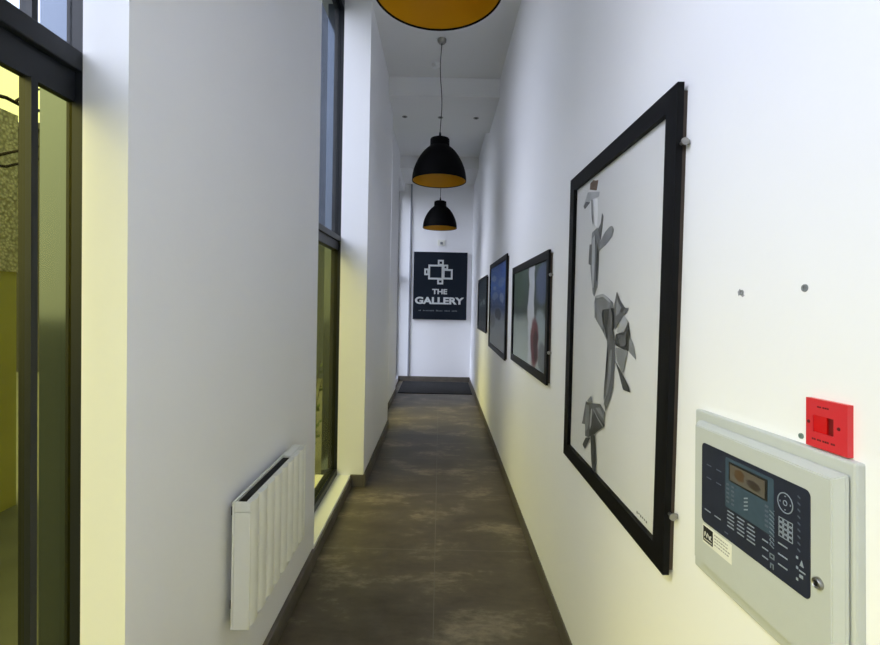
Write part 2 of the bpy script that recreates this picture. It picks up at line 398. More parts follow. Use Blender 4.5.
# ------------------------------------------------------------------ pendant lamps
PROF = [(0.088, 0.405), (0.0925, 0.398), (0.0935, 0.335), (0.107, 0.322), (0.130, 0.303), (0.152, 0.281), (0.172, 0.256), (0.190, 0.231),
        (0.208, 0.199), (0.224, 0.166), (0.238, 0.133), (0.248, 0.101), (0.2555, 0.066), (0.2595, 0.032), (0.261, 0.006)]
def pendant(x, y, z, label, wob):
    r = thing('pendant_lamp', label, 'pendant lamp', (x, y, z), 'black dome pendant lamps along the corridor')
    shell = [(0.0, 0.412), (0.072, 0.412)] + PROF + [(0.2605, 0.0), (0.2565, 0.0)] + [(a - 0.005, b - (0.004 if b > .3 else 0.0)) for a, b in PROF[::-1]] + [(0.0, 0.399)]
    MB().lathe(shell, 96).build('lamp_shade', LAMPBLK, r, smooth=True, loc='local')
    inn = [(a - 0.0065, b - (0.008 if b > .3 else 0.0)) for a, b in PROF[2:]][::-1]
    out2 = [(a - 0.0085, b - (0.012 if b > .3 else 0.0)) for a, b in PROF[2:]]
    o = MB().lathe(inn + out2, 96, closed=True).build('shade_lining', GOLD, r, smooth=True, loc='local'); o['label'] = 'gold inside of the shade'
    MB().lathe([(0, 0.470), (0.007, 0.470), (0.011, 0.45), (0.013, 0.412), (0, 0.412)], 20).build('cord_grip', LAMPBLK, r, smooth=True, loc='local')
    top = ZC - z
    pts = []
    for i in range(25):
        f = i / 24.0
        s = math.sin(PI * f)
        pts.append((wob * s * math.sin(5.2 * f + .4), wob * .6 * s * math.cos(4 * f), 0.465 + f * (top - 0.03 - 0.465)))
    MB().tube(pts, 0.0042, 8).build('cord', CORD, r, smooth=True, loc='local')
    MB().lathe([(0, top - .038), (0.026, top - .038), (0.042, top - .02), (0.044, top), (0, top)], 32).build('ceiling_canopy', METAL, r, smooth=True, loc='local')
pendant(-0.035, 1.78, 2.822, 'large black dome pendant nearest the viewer, showing its gold inside', 0.004)
pendant(-0.035, 4.31, 2.752, 'middle black dome pendant with gold lining, in front of the smaller-looking one', 0.016)
pendant(-0.030, 6.84, 2.715, 'farthest black dome pendant, hanging just above the gallery sign', 0.008)

# ------------------------------------------------------------------ gallery sign on the end wall
sg = thing('gallery_sign', 'dark navy square sign reading THE GALLERY on the end wall', 'sign', (0, YB, 1.232))
YS = 8.775
MB().box(-0.537, 0.522, YS, YB, 1.232, 2.562, .006).build('sign_board', SIGNN, sg)
em = MB(); T = 0.032
def ring(x0, x1, z0, z1, t=T):
    em.box(x0, x1, YS - .006, YS, z1 - t, z1); em.box(x0, x1, YS - .006, YS, z0, z0 + t)
    em.box(x0, x0 + t, YS - .006, YS, z0 + t, z1 - t); em.box(x1 - t, x1, YS - .006, YS, z0 + t, z1 - t)
ring(-0.246, 0.050, 2.022, 2.312, .034)
ring(-0.324, -0.232, 2.104, 2.233); ring(-0.062, 0.054, 2.298, 2.410); ring(-0.066, 0.052, 1.928, 2.038)
ring(0.040, 0.142, 2.214, 2.316); ring(0.040, 0.233, 2.028, 2.230, .034)
em.build('square_emblem', SIGNL, sg)
letters('THE', -0.163, 0.133, 1.734, 1.836, YS, .006, .035).build('lettering_the', SIGNL, sg)
letters('GALLERY', -0.497, 0.468, 1.535, 1.676, YS, .006, .04).build('lettering_gallery', SIGNL, sg)
x = -0.42
for wl in (2, 8, 5, 4, 4):
    tg = MB()
    for k in range(wl):
        h = random.uniform(.018, .03)
        tg.box(x, x + .0145, YS - .003, YS, 1.395, 1.395 + h); x += .0262 + random.uniform(0, .003)
    tg.build('tagline_word', SIGND, sg)
    x += .034

# ------------------------------------------------------------------ pictures on the right wall
def picture(name, yn, yf, z0, z1, bw, face, label, paint, printname='print', clips=(), group=None, lean=0.0):
    r = thing(name, label, 'picture', (XR, (yn + yf) / 2, z0), group)
    mid = 0.607
    f = MB()
    o = [(yn, z0), (yf, z0), (yf, z1), (yn, z1)]; i = [(yn + bw, z0 + bw), (yf - bw, z0 + bw), (yf - bw, z1 - bw), (yn + bw, z1 - bw)]
    for k in range(4):
        l = (k + 1) % 4
        f.prism([o[k], o[l], i[l], i[k]], 'X', face, mid)
    f.build('frame', BLKFR, r)
    MB().box(mid, XR, yn + .004, yf - .004, z0 + .012, z1 - .02).build('backing_board', WOODBACK, r)
    p = MB().box(0.6055, mid, yn + bw * .9, yf - bw * .9, z0 + bw * .9, z1 - bw * .9).build(printname, paint, r)
    MB().box(0.5985, 0.5995, yn + bw * .95, yf - bw * .95, z0 + bw * .95, z1 - bw * .95).build('glazing', PICGLASS, r)
    for cz in clips:
        c = MB().cyl((0.603, yn - .018, cz), 0.0055, 0.019, 'Y', 16)
        c = MB().lathe([(0, 0), (.0095, 0), (.0095, .004), (.0045, .006), (.0045, .020), (0, .020)], 20, (0.603, yn - .020, cz), 'Z')
        # turn the stud so that it sticks out of the frame's side
        bmesh.ops.rotate(c.bm, verts=c.bm.verts, cent=(0.603, yn - .020, cz), matrix=Matrix.Rotation(-PI / 2, 3, 'X'))
        c.box(0.601, XR, yn - .016, yn - .008, cz - .006, cz + .006, .002)
        c.build('mounting_stud', METAL, r, smooth=True)
    r.rotation_euler.x = math.radians(lean)
    return r
big = picture('framed_picture', 1.138, 2.066, 0.903, 2.168, 0.058, 0.590, 'largest framed picture nearest the viewer, grey drooping flower stem on white', PAPER, clips=(2.012, 1.064))
SHAPES = {
    'crown': [(1.834, 2.096), (1.797, 2.099), (1.775, 2.090), (1.740, 2.083), (1.757, 2.047), (1.839, 2.070)],
    'head': [(1.862, 2.065), (1.722, 2.034), (1.728, 2.016), (1.805, 2.024), (1.842, 2.017), (1.896, 2.003), (1.914, 2.020), (1.883, 2.044)],
    'beak': [(1.882, 2.031), (1.827, 2.016), (1.896, 2.001), (1.913, 2.017)],
    'neck': [(1.805, 2.024), (1.741, 2.012), (1.734, 1.962), (1.739, 1.901), (1.768, 1.915), (1.782, 1.962)],
    'blade': [(1.689, 1.946), (1.672, 1.931), (1.679, 1.891), (1.695, 1.846), (1.732, 1.811), (1.744, 1.882), (1.699, 1.908)],
    'leaf': [(1.582, 1.879), (1.567, 1.863), (1.584, 1.840), (1.636, 1.820), (1.692, 1.808), (1.730, 1.794), (1.707, 1.834), (1.652, 1.868), (1.605, 1.881)],
    'body': [(1.795, 1.887), (1.730, 1.899), (1.701, 1.846), (1.708, 1.785), (1.712, 1.669), (1.747, 1.629), (1.767, 1.643), (1.802, 1.748), (1.798, 1.831)],
    'sideleaf': [(1.819, 1.843), (1.791, 1.840), (1.792, 1.756), (1.826, 1.764)],
    'petal': [(1.731, 1.633), (1.634, 1.635), (1.553, 1.608), (1.533, 1.557), (1.553, 1.491), (1.594, 1.464), (1.652, 1.504), (1.724, 1.543), (1.749, 1.593)],
    'petaldark': [(1.658, 1.580), (1.544, 1.589), (1.531, 1.525), (1.586, 1.468), (1.643, 1.505)],
    'toppetal': [(1.523, 1.646), (1.490, 1.614), (1.451, 1.590), (1.422, 1.591), (1.429, 1.582), (1.485, 1.546), (1.530, 1.512), (1.544, 1.595)],
    'inner': [(1.456, 1.566), (1.426, 1.549), (1.439, 1.524), (1.482, 1.503), (1.513, 1.507), (1.492, 1.540)],
    'right': [(1.422, 1.549), (1.406, 1.508), (1.413, 1.452), (1.463, 1.455), (1.526, 1.461), (1.521, 1.500), (1.453, 1.511)],
    'rtail': [(1.409, 1.502), (1.381, 1.481), (1.358, 1.432), (1.413, 1.452)],
    'lowmid': [(1.518, 1.455), (1.420, 1.454), (1.444, 1.384), (1.458, 1.376), (1.506, 1.412)],
    'lowtail': [(1.522, 1.410), (1.466, 1.381), (1.405, 1.343), (1.390, 1.325), (1.447, 1.323), (1.480, 1.366)],
    'stem': [(1.594, 1.461), (1.588, 1.505), (1.535, 1.510), (1.527, 1.474), (1.522, 1.410), (1.531, 1.312), (1.553, 1.265), (1.614, 1.252), (1.610, 1.324), (1.581, 1.402)],
    'stem2': [(1.613, 1.302), (1.524, 1.319), (1.535, 1.305), (1.549, 1.272), (1.589, 1.216), (1.609, 1.244)],
    'bulb': [(1.805, 1.205), (1.747, 1.210), (1.643, 1.231), (1.593, 1.212), (1.603, 1.167), (1.692, 1.104), (1.760, 1.070), (1.802, 1.063), (1.806, 1.110), (1.850, 1.101), (1.818, 1.144), (1.815, 1.179)],
    'tip': [(1.789, 1.211), (1.742, 1.241), (1.732, 1.221), (1.747, 1.207)],
    'bulbdark': [(1.699, 1.191), (1.589, 1.165), (1.707, 1.097), (1.753, 1.078), (1.756, 1.121)],
    'btail': [(1.793, 1.060), (1.737, 1.077), (1.798, 1.010), (1.830, 1.019)],
    'stem3': [(1.737, 1.083), (1.692, 1.102), (1.669, 1.013), (1.671, 0.938), (1.693, 0.929), (1.722, 0.994)],
}
INK = {'crown': 4, 'head': 0, 'beak': 2, 'neck': 5, 'blade': 2, 'leaf': 1, 'body': 1, 'sideleaf': 2, 'petal': 1, 'petaldark': 3, 'toppetal': 2, 'inner': 0,
       'right': 3, 'rtail': 1, 'lowmid': 1, 'lowtail': 3, 'stem': 2, 'stem2': 2, 'bulb': 2, 'tip': 1, 'bulbdark': 3, 'btail': 3, 'stem3': 3}
def smooth_poly(p, n=3):
    for _ in range(n - 1):
        q = []
        for i in range(len(p)):
            a, b = p[i], p[(i + 1) % len(p)]
            q += [(a[0] * .93 + b[0] * .07, a[1] * .93 + b[1] * .07), (a[0] * .07 + b[0] * .93, a[1] * .07 + b[1] * .93)]
        p = q
    return p
fl = MB(); k = 0
for nm, poly in SHAPES.items():
    k += 1
    fl.mi = INK[nm]
    fl.prism(smooth_poly(poly), 'X', 0.6055 - .0002 * k - .0002, 0.6055 - .0002 * k + .00005)
# pale veins drawn over the petals
def vein(mi, pts, wd):
    global k
    k += 1; fl.mi = mi
    L = [(a, b + wd) for a, b in pts] + [(a, b - wd) for a, b in pts[::-1]]
    fl.prism(L, 'X', 0.6055 - .0002 * 26 - .00002 * k - .0001, 0.6055 - .0002 * 26 - .00002 * k)
def wash(mi, poly):
    global k
    k += 1; fl.mi = mi
    fl.prism(smooth_poly(poly), 'X', 0.6055 - .0002 * 26 - .00002 * k - .0001, 0.6055 - .0002 * 26 - .00002 * k)
wash(0, [(1.775, 1.860), (1.745, 1.872), (1.738, 1.760), (1.745, 1.665), (1.765, 1.665), (1.770, 1.760)])
wash(3, [(1.716, 1.840), (1.706, 1.790), (1.712, 1.690), (1.722, 1.690), (1.724, 1.780)])
wash(2, [(1.800, 2.018), (1.792, 1.950), (1.775, 1.915), (1.768, 1.920), (1.782, 1.965), (1.786, 2.020)])
wash(0, [(1.722, 1.632), (1.640, 1.640), (1.565, 1.612), (1.572, 1.606), (1.640, 1.628), (1.715, 1.622)])
wash(0, [(1.737, 1.610), (1.728, 1.545), (1.715, 1.548), (1.722, 1.608)])
wash(2, [(1.575, 1.600), (1.545, 1.560), (1.545, 1.500), (1.575, 1.475), (1.590, 1.520)])
wash(1, [(1.512, 1.625), (1.495, 1.605), (1.470, 1.592), (1.492, 1.570), (1.518, 1.560)])
wash(2, [(1.500, 1.500), (1.450, 1.500), (1.425, 1.520), (1.428, 1.470), (1.470, 1.462)])
wash(1, [(1.560, 1.440), (1.540, 1.445), (1.548, 1.340), (1.575, 1.275), (1.590, 1.275), (1.575, 1.350)])
wash(1, [(1.800, 1.195), (1.760, 1.198), (1.748, 1.150), (1.768, 1.100), (1.795, 1.085), (1.800, 1.130)])
wash(0, [(1.735, 1.190), (1.722, 1.195), (1.728, 1.130), (1.742, 1.105), (1.748, 1.120)])
wash(1, [(1.690, 1.205), (1.640, 1.218), (1.605, 1.200), (1.605, 1.185), (1.650, 1.195)])
vein(1, [(1.73, 1.61), (1.66, 1.56), (1.60, 1.48)], .004)
vein(0, [(1.59, 1.27), (1.61, 1.23), (1.60, 1.18)], .004)
vein(1, [(1.71, 1.195), (1.65, 1.17), (1.60, 1.155)], .004)
sgn = MB()
for q in range(6): sgn.box(0.6050, 0.6055, 1.262 + q * .012, 1.262 + q * .012 + .007, .975 + random.uniform(-.002, .002), .981)
sgn.build('signature', G3, big)
o = fl.build('printed_flower', [G1, G2, G3, G4, GB, GW], big); o['label'] = 'grey drooping flower print'

P2 = blot_paint('green_grey_red_print', [(0.0, lin(176, 186, 186)), (0.42, lin(140, 150, 148)), (0.52, lin(52, 64, 64)), (1.0, lin(66, 84, 74))],
                [(0.22, 0.78, 0.16, 0.22, lin(58, 78, 62), .8), (0.60, 0.70, 0.09, 0.9, lin(206, 210, 222), .9), (0.88, 0.80, 0.16, 0.2, lin(84, 98, 132), .85), (0.84, 0.42, 0.14, .16, lin(150, 164, 170), .8),
                 (0.70, 0.24, 0.12, 0.24, lin(104, 22, 38), .95), (0.74, 0.22, 0.06, 0.16, lin(48, 14, 20), .9), (0.90, 0.12, .1, .14, lin(78, 80, 92), .7)])
picture('framed_picture', 2.455, 3.69, 1.137, 1.891, 0.050, 0.594, 'landscape framed print with green, white and dark red blurs, next beyond the largest picture', P2, clips=(1.75, 1.32), lean=-0.7)
P3 = blot_paint('blue_print', [(0.0, lin(170, 174, 176)), (0.34, lin(150, 158, 166)), (0.48, lin(56, 78, 124)), (0.75, lin(78, 122, 206)), (1.0, lin(66, 100, 176))],
                [(0.25, 0.85, .16, .05, lin(140, 162, 200), .8), (0.7, 0.78, .2, .05, lin(120, 150, 196), .7), (0.35, 0.62, .22, .05, lin(130, 152, 196), .8), (0.75, 0.60, .12, .06, lin(160, 176, 206), .7), (0.3, 0.72, .1, .03, lin(150, 170, 206), .7), (0.55, 0.40, .2, .06, lin(24, 30, 44), .7), (.2, .3, .2, .1, lin(110, 116, 120), .6)])
picture('framed_picture', 4.035, 5.41, 1.068, 2.045, 0.050, 0.594, 'framed print, blue above and grey below, between the landscape print and the darkest one', P3)
P4 = blot_paint('dark_teal_print', [(0.0, lin(20, 26, 32)), (0.5, lin(26, 40, 50)), (1.0, lin(22, 36, 48))],
                [(0.35, 0.50, .16, .05, lin(112, 124, 132), .8), (0.68, 0.54, .14, .06, lin(128, 140, 146), .8), (.5, .46, .3, .03, lin(70, 84, 94), .6)])
picture('framed_picture', 5.736, 7.03, 1.186, 1.943, 0.045, 0.594, 'darkest framed print, farthest along the right wall near the sign', P4, lean=-0.6)

# ------------------------------------------------------------------ fire alarm panel
pa = thing('fire_alarm_panel', 'light grey wall control panel with dark keypad below the red box', 'control panel', (XR, 0.825, 1.19))
XB, XD, XM = -0.015, -0.036, -0.0375          # faces of back box, door and membrane, out from the wall
MB().box(XB, 0.0012, -0.197, 0.205, -0.179, 0.180, .004).build('back_box', PANELG, pa, loc='local')
dr = MB()
bm = bmesh.new()
o = [(-0.190, -0.150), (0.178, -0.150), (0.178, 0.160), (-0.190, 0.160)]; ii = [(-0.181, -0.141), (0.169, -0.141), (0.169, 0.151), (-0.181, 0.151)]
A = [bm.verts.new((XB - .0015, *p)) for p in o]; A2 = [bm.verts.new((XB - .007, *p)) for p in o]; B = [bm.verts.new((XD, *p)) for p in ii]
for q in range(4):
    bm.faces.new((A[q], A[(q + 1) % 4], A2[(q + 1) % 4], A2[q])); bm.faces.new((A2[q], A2[(q + 1) % 4], B[(q + 1) % 4], B[q]))
bm.faces.new(B); bm.faces.new(A[::-1])
bmesh.ops.bevel(bm, geom=[e for e in bm.edges], offset=.0016, segments=2, affect='EDGES')
dr._merge(bm)
door = dr.build('door', PANELG, pa, loc='local')
def rrect(y0, y1, z0, z1, r, n=6):
    pts = []
    for cy, cz, a0 in ((y1 - r, z1 - r, 0), (y0 + r, z1 - r, 90), (y0 + r, z0 + r, 180), (y1 - r, z0 + r, 270)):
        for i in range(n + 1):
            a = math.radians(a0 + 90 * i / n); pts.append((cy + r * math.cos(a), cz + r * math.sin(a)))
    return pts
mem = MB().prism(rrect(-0.140, 0.144, -0.051, 0.118, .010), 'X', XM, XD).build('control_membrane', MEMB, pa, loc='local'); mem.location = (0, -0.0045, 0.002)
XT = XM - .0006
MB().prism(rrect(-0.066, 0.063, 0.012, 0.110, .003), 'X', XT, XM).build('indicator_area', TEAL, mem, loc='local')
MB().prism(rrect(-0.052, 0.052, 0.066, 0.104, .002), 'X', XT - .0006, XT).build('display_bezel', BLACKP, mem, loc='local')
MB().box(XT - .0009, XT - .0006, -0.046, 0.048, 0.069, 0.100).build('display_screen', LCD, mem, loc='local')
nv = MB()
NY, NZ = -0.091, 0.080
nv.lathe([(0.0152, 0), (0.0168, 0), (0.0168, .0006), (0.0152, .0006)], 48, (XM - .0006, NY, NZ), 'X', closed=True)
nv.lathe([(0.0032, 0), (0.0045, 0), (0.0045, .0006), (0.0032, .0006)], 32, (XM - .0006, NY, NZ), 'X', closed=True)
for a in range(4):
    ca, sa = math.cos(a * PI / 2), math.sin(a * PI / 2)
    c = (NY + .0105 * ca, NZ + .0105 * sa)
    nv.prism([(c[0] + .002 * ca, c[1] + .002 * sa), (c[0] - .0018 * sa, c[1] + .0018 * ca), (c[0] + .0018 * sa, c[1] - .0018 * ca)], 'X', XM - .0006, XM)
nv.build('navigation_ring', MARK, mem, loc='local')
for r_ in range(4):
    for c_ in range(3):
        y0 = -0.1072 + c_ * .0103; z0 = 0.0205 + r_ * .0083
        kb = MB(); t = .0012; y1 = y0 + .0094; z1 = z0 + .0075
        kb.box(XM - .0006, XM, y0, y1, z1 - t, z1).box(XM - .0006, XM, y0, y1, z0, z0 + t).box(XM - .0006, XM, y0, y0 + t, z0 + t, z1 - t).box(XM - .0006, XM, y1 - t, y1, z0 + t, z1 - t)
        kb.build('keypad_key', MARK, mem, loc='local')
mk = MB()
def dash(y, z, w, h=.0022): mk.box(XM - .0005, XM, y - w / 2, y + w / 2, z - h / 2, z + h / 2)
for r_ in range(5):
    z = 0.0055 - r_ * .0072
    for y in (0.047, 0.018, -0.010): dash(y, z, .020 + random.uniform(-.004, .003))
mk.build('zone_legend', MARK, mem, loc='local'); mk = MB()
for y, z, w in ((0.122, -0.022, .020), (0.088, -0.022, .020), (-0.046, -.004, .014), (-0.046, -.018, .014), (-0.046, -.033, .014)): dash(y, z, w)
for z in (0.008, -.010, -.027): dash(-0.086, z, .020)
for z in (0.004, -.012, -.030): dash(-0.116, z, .004, .004)
mk.prism([(-0.121, -0.006), (-0.129, -0.006), (-0.125, 0.004)], 'X', XM - .0005, XM); dash(-0.126, -.014, .012); dash(-0.124, -.022, .007, .005)
# the upright word beside the display, an unreadable run of pale strokes
mk.build('printed_marks', MARK, mem, loc='local'); mk = MB()
z = 0.056
random.seed(3)
for q in range(9):
    for yy in (-0.0585, -0.0655): dash(yy, z, .0030, .0018)
    mk.prism([(-0.057, z - .0012), (-0.067, z - .0042), (-0.067, z - .0060), (-0.057, z - .0030)], 'X', XM - .0012, XT)
    z -= .0072
dash(-0.062, -.0195, .009, .002); dash(-0.062, -.026, .009, .002); dash(-0.0575, -.0228, .002, .008); dash(-0.0665, -.0228, .002, .008)
dash(-0.062, -.036, .008, .0022); dash(-0.059, -.040, .002, .007); dash(-0.065, -.040, .002, .007)
mk.build('upright_word', MARKM, mem, loc='local'); mk = MB()
for q in range(9): mk.prism([(-0.117, .103 - q * .0105), (-0.122, .101 - q * .0105), (-0.122, .0985 - q * .0105), (-0.117, .1005 - q * .0105)], 'X', XM - .0005, XM)
mk.build('indicator_column', MARKD, mem, loc='local'); mk = MB()
for y, z, w in ((0.118, 0.075, .016), (0.085, 0.075, .016), (0.118, .048, .016), (0.085, .048, .016), (.06, -.04, .01)): dash(y, z, w)
mk.build('dim_marks', MARKD, mem, loc='local'); mk = MB()
for r_ in range(5):
    for y in (0.055, 0.040, -0.050): mk.box(XT - .0005, XT, y - .004, y + .004, 0.056 - r_ * .0085, 0.0595 - r_ * .0085)
mk.build('soft_key_legend', MARKD, mem, loc='local'); mk = MB()
for q in range(4): mk.prism([(0.008, .050 - q * .007), (-.002, .054 - q * .007), (-.002, .0515 - q * .007), (0.008, .0475 - q * .007)], 'X', XT - .0005, XT)
mk.build('emblem', MARK, mem, loc='local')
lk = MB().lathe([(0, .004), (.0055, .004), (.0070, .006), (.0086, .004), (.009, 0), (0, 0)], 32)
bmesh.ops.rotate(lk.bm, verts=lk.bm.verts, cent=(0, 0, 0), matrix=Matrix.Rotation(-PI / 2, 3, 'Y')); bmesh.ops.translate(lk.bm, verts=lk.bm.verts, vec=(XD, -0.1595, -0.012))
lk = lk.build('lock', METAL, door, smooth=True, loc='local')
MB().box(XD - .0068, XD - .0048, -0.1615, -0.1575, -0.0155, -0.0085).build('key_slot', BLACKP, door, loc='local')
st = MB(); XS = XD - .0004
st.mi = 0; st.box(XS, XD, 0.041, 0.137, -0.0935, -0.0545)
st.mi = 1; st.box(XS - .0003, XS, 0.101, 0.1345, -0.089, -0.0575)
st.mi = 0
for pts in ([(0.130, -.079), (0.128, -.068), (0.121, -.079), (0.119, -.068)], [(0.117, -.070), (0.112, -.079), (0.106, -.070), (0.114, -.074), (0.105, -.079)]):
    for a, b in zip(pts[:-1], pts[1:]):
        d = Vector((b[0] - a[0], b[1] - a[1])).normalized(); nrm = (-d.y * .0009, d.x * .0009)
        st.prism([(a[0] + nrm[0], a[1] + nrm[1]), (b[0] + nrm[0], b[1] + nrm[1]), (b[0] - nrm[0], b[1] - nrm[1]), (a[0] - nrm[0], a[1] - nrm[1])], 'X', XS - .0006, XS - .0003)
for q in range(6): st.box(XS - .0006, XS - .0003, 0.105 + q * .0045, 0.108 + q * .0045, -0.0855, -.0832)
st.mi = 2
for r_ in range(4):
    y = 0.096
    while y > 0.052:
        wv = random.uniform(.003, .007); st.box(XS - .0003, XS, y - wv, y, -0.063 - r_ * .0066, -0.0605 - r_ * .0066); y -= wv + .002
o = st.build('info_sticker', [STICK, BLACKP, GREYP], door, loc='local'); o['label'] = 'white sticker with a black logo square'
pa.rotation_euler.x = math.radians(-2.6)

# ------------------------------------------------------------------ red plate above the panel
rb = thing('alarm_switch_plate', 'small red square plate with a recessed rocker on the right wall', 'alarm switch', (XR, 0.695, 1.417))
fp = MB()
W = .0375; Hh = .0388
win = (-0.014, 0.024, -0.0145, 0.0125)        # y0, y1, z0, z1 of the recess
outer = [(-W, -Hh), (W, -Hh), (W, Hh), (-W, Hh)]; inner = [(win[0], win[2]), (win[1], win[2]), (win[1], win[3]), (win[0], win[3])]
for q in range(4):
    l = (q + 1) % 4
    fp.prism([outer[q], outer[l], inner[l], inner[q]], 'X', -0.009, 0.0)
fp.build('face_plate', RED, rb, loc='local')
MB().box(-0.004, -0.001, win[0], win[1], win[2], win[3]).build('recess', REDLO, rb, loc='local')
MB().box(-0.0075, -0.004, win[0] + .014, win[1], win[2], win[3], .0008).build('rocker', REDHI, rb, loc='local')
for y, z in ((0.032, 0.0), (-0.023, 0.0)):
    sc = MB().lathe([(0, .0014), (.0022, .0012), (.0028, 0), (0, 0)], 20)
    bmesh.ops.rotate(sc.bm, verts=sc.bm.verts, cent=(0, 0, 0), matrix=Matrix.Rotation(-PI / 2, 3, 'Y')); bmesh.ops.translate(sc.bm, verts=sc.bm.verts, vec=(-0.009, y, z))
    sc.build('screw', REDMK, rb, smooth=True, loc='local')
rm = MB()
for y in (0.014, 0.010, 0.004, 0.000, -0.004): rm.box(-0.0093, -0.009, y - .0016, y + .0016, .0255, .0280)
rm.build('printed_text', REDMK, rb, loc='local'); rm = MB()
for y in (0.024, 0.020, 0.014, 0.010, 0.004, 0.000, -0.004, -0.011, -0.015): rm.box(-0.0093, -0.009, y - .0016, y + .0016, -.0275, -.0245)
rm.build('printed_text', REDMK, rb, loc='local')
rb.rotation_euler.x = math.radians(-2.5)

# ------------------------------------------------------------------ old fixings left in the wall
for y, z, mt, lab, rr in ((0.755, 1.635, PLUGM, 'grey wall plug in the white wall, the higher one above the red plate', .0062),
                          (0.751, 1.384, PLUGG, 'greenish wall plug left of the red plate', .0045)):
    p = MB().lathe([(0, .0005), (rr * .45, .0005), (rr * .5, .002), (rr, .0022), (rr * 1.05, 0), (0, 0)], 24)
    bmesh.ops.rotate(p.bm, verts=p.bm.verts, cent=(0, 0, 0), matrix=Matrix.Rotation(-PI / 2, 3, 'Y')); bmesh.ops.translate(p.bm, verts=p.bm.verts, vec=(XR, y, z))
    tag(p.build('wall_plug', mt, smooth=True), lab, 'wall plug')
p = thing('wall_plug', 'chipped wall plug in the white wall between the largest picture and the red plate', 'wall plug', (XR, 0.913, 1.630))
q = MB().lathe([(0, .0005), (.0025, .0005), (.003, .002), (.0055, .0022), (.006, 0), (0, 0)], 24)
bmesh.ops.rotate(q.bm, verts=q.bm.verts, cent=(0, 0, 0), matrix=Matrix.Rotation(-PI / 2, 3, 'Y')); q.build('plug', PLUGM, p, smooth=True, loc='local')
q = MB().prism([(.012, .002), (.006, .008), (.003, .004), (-.004, .001), (-.008, -.006), (-.003, -.009), (.004, -.004), (.010, -.006)], 'X', -.0008, 0); q.build('chipped_plaster', PLASTER, p, loc='local')

# ------------------------------------------------------------------ wall heater
ht = thing('wall_heater', 'white fluted electric wall heater low on the left wall', 'heater', (XL, 1.866, 0.430))
Y0, Y1, Z0, Z1 = 1.537, 2.182, 0.428, 0.880
XBk, XFr = -0.712, -0.647
MB().box(XBk, XBk + .008, Y0, Y1, Z0, Z1, .002).build('back_plate', HEATW, ht)
for a, b in ((Y0, Y0 + .010), (Y1 - .010, Y1)):
    MB().box(XBk + .008, XFr, a, b, Z0, Z1 - .038, .003).box(XBk + .008, XFr, a, b, Z1 - .036, Z1, .003).build('end_panel', HEATW, ht)
poly = []
n = 8; a0 = Y0 + .010; pitch = (Y1 - .010 - a0) / n
for q in range(n):
    for s in range(13):
        t = s / 12.0
        poly.append((XFr - 0.017 + .021 * math.sqrt(max(0, 1 - abs(2 * t - 1) ** 2.6)) * 1.0, a0 + (q + t) * pitch))
poly += [(XFr - .021, Y1 - .010), (XFr - .021, a0)]
pp = []
for v in poly:
    if not pp or (abs(v[0] - pp[-1][0]) + abs(v[1] - pp[-1][1])) > 1e-5: pp.append(v)
MB().prism(pp, 'Z', Z0 + .004, Z1 - .004).build('fluted_front', HEATW, ht)
MB().box(XBk + .008, XFr - .018, Y0 + .010, Y1 - .010, Z0 + .003, Z0 + .012).build('bottom_plate', HEATW, ht)
gr = MB().box(XBk + .008, XFr - .021, Y0 + .010, 2.02, Z1 - .030, Z1 - .022)
for q in range(60):
    y = Y0 + .014 + q * .0080
    gr.box(XBk + .008, XFr - .021, y, y + .003, Z1 - .022, Z1 - .010)
gr.build('top_grille', GRILLE, ht)
MB().box(XBk + .008, XFr - .021, 2.02, Y1 - .010, Z1 - .03, Z1 - .001, .002).build('control_cover', HEATW, ht)
for z in (0.805, 0.462):
    MB().box(XL, XBk, Y0 + .06, Y0 + .085, z, z + .03).build('wall_bracket', CORD, ht)

ht.rotation_euler.x = math.radians(-0.4)

# ------------------------------------------------------------------ outside the windows
def pebble():
    m, nt, b, out = new_mat('pebble_dash'); L = nt.links.new
    tc = nt.nodes.new('ShaderNodeTexCoord'); v = nt.nodes.new('ShaderNodeTexVoronoi'); v.inputs['Scale'].default_value = 45
    L(tc.outputs['Object'], v.inputs['Vector'])
    r = nt.nodes.new('ShaderNodeValToRGB'); r.color_ramp.elements[0].color = lin(246, 244, 236); r.color_ramp.elements[1].color = lin(176, 172, 158); r.color_ramp.elements[1].position = .75
    L(v.outputs['Distance'], r.inputs['Fac']); L(r.outputs['Color'], b.inputs['Base Color'])
    bp = nt.nodes.new('ShaderNodeBump'); bp.inputs['Distance'].default_value = .01; L(v.outputs['Distance'], bp.inputs['Height']); bp.invert = True; L(bp.outputs['Normal'], b.inputs['Normal'])
    b.inputs['Roughness'].default_value = .9
    return m
RENDERW = surf('smooth_render', lin(190, 188, 120), 0.9, vary=0.08, scale=3)
PAVE = surf('grey_paving', lin(98, 100, 86), 0.9, vary=0.15, scale=4)
SLATE = surf('slate_cladding', lin(58, 66, 78), 0.75, vary=0.12, scale=2)
OLIVE = surf('dark_render', lin(60, 60, 54), 0.9, vary=0.12, scale=1.2)
BARK = surf('dark_bark', lin(58, 50, 42), 0.9, vary=0.3, scale=20, bump=.5)
struct('ground', MB().box(-30, -1.051, -25, 45, -0.14, -0.02), PAVE, 'pale grey paving outside the windows', 'ground')
gw = thing('garden_wall', 'pebble dashed boundary wall seen through the nearest window', 'garden wall', (-3.3, 2.3, -0.02))
MB().box(-3.40, -3.20, 1.2, 3.36, -0.02, 1.75).build('lower_band', RENDERW, gw)
MB().box(-3.41, -3.19, 1.2, 3.36, 1.75, 2.92).build('pebble_dash', pebble(), gw)
bd = thing('building', 'dark building standing across the yard beyond the windows', 'building', (-5.0, 10.5, -0.02))
MB().box(-11.0, -5.2, 9.0, 12.0, -0.02, 4.85).build('low_wing', OLIVE, bd)
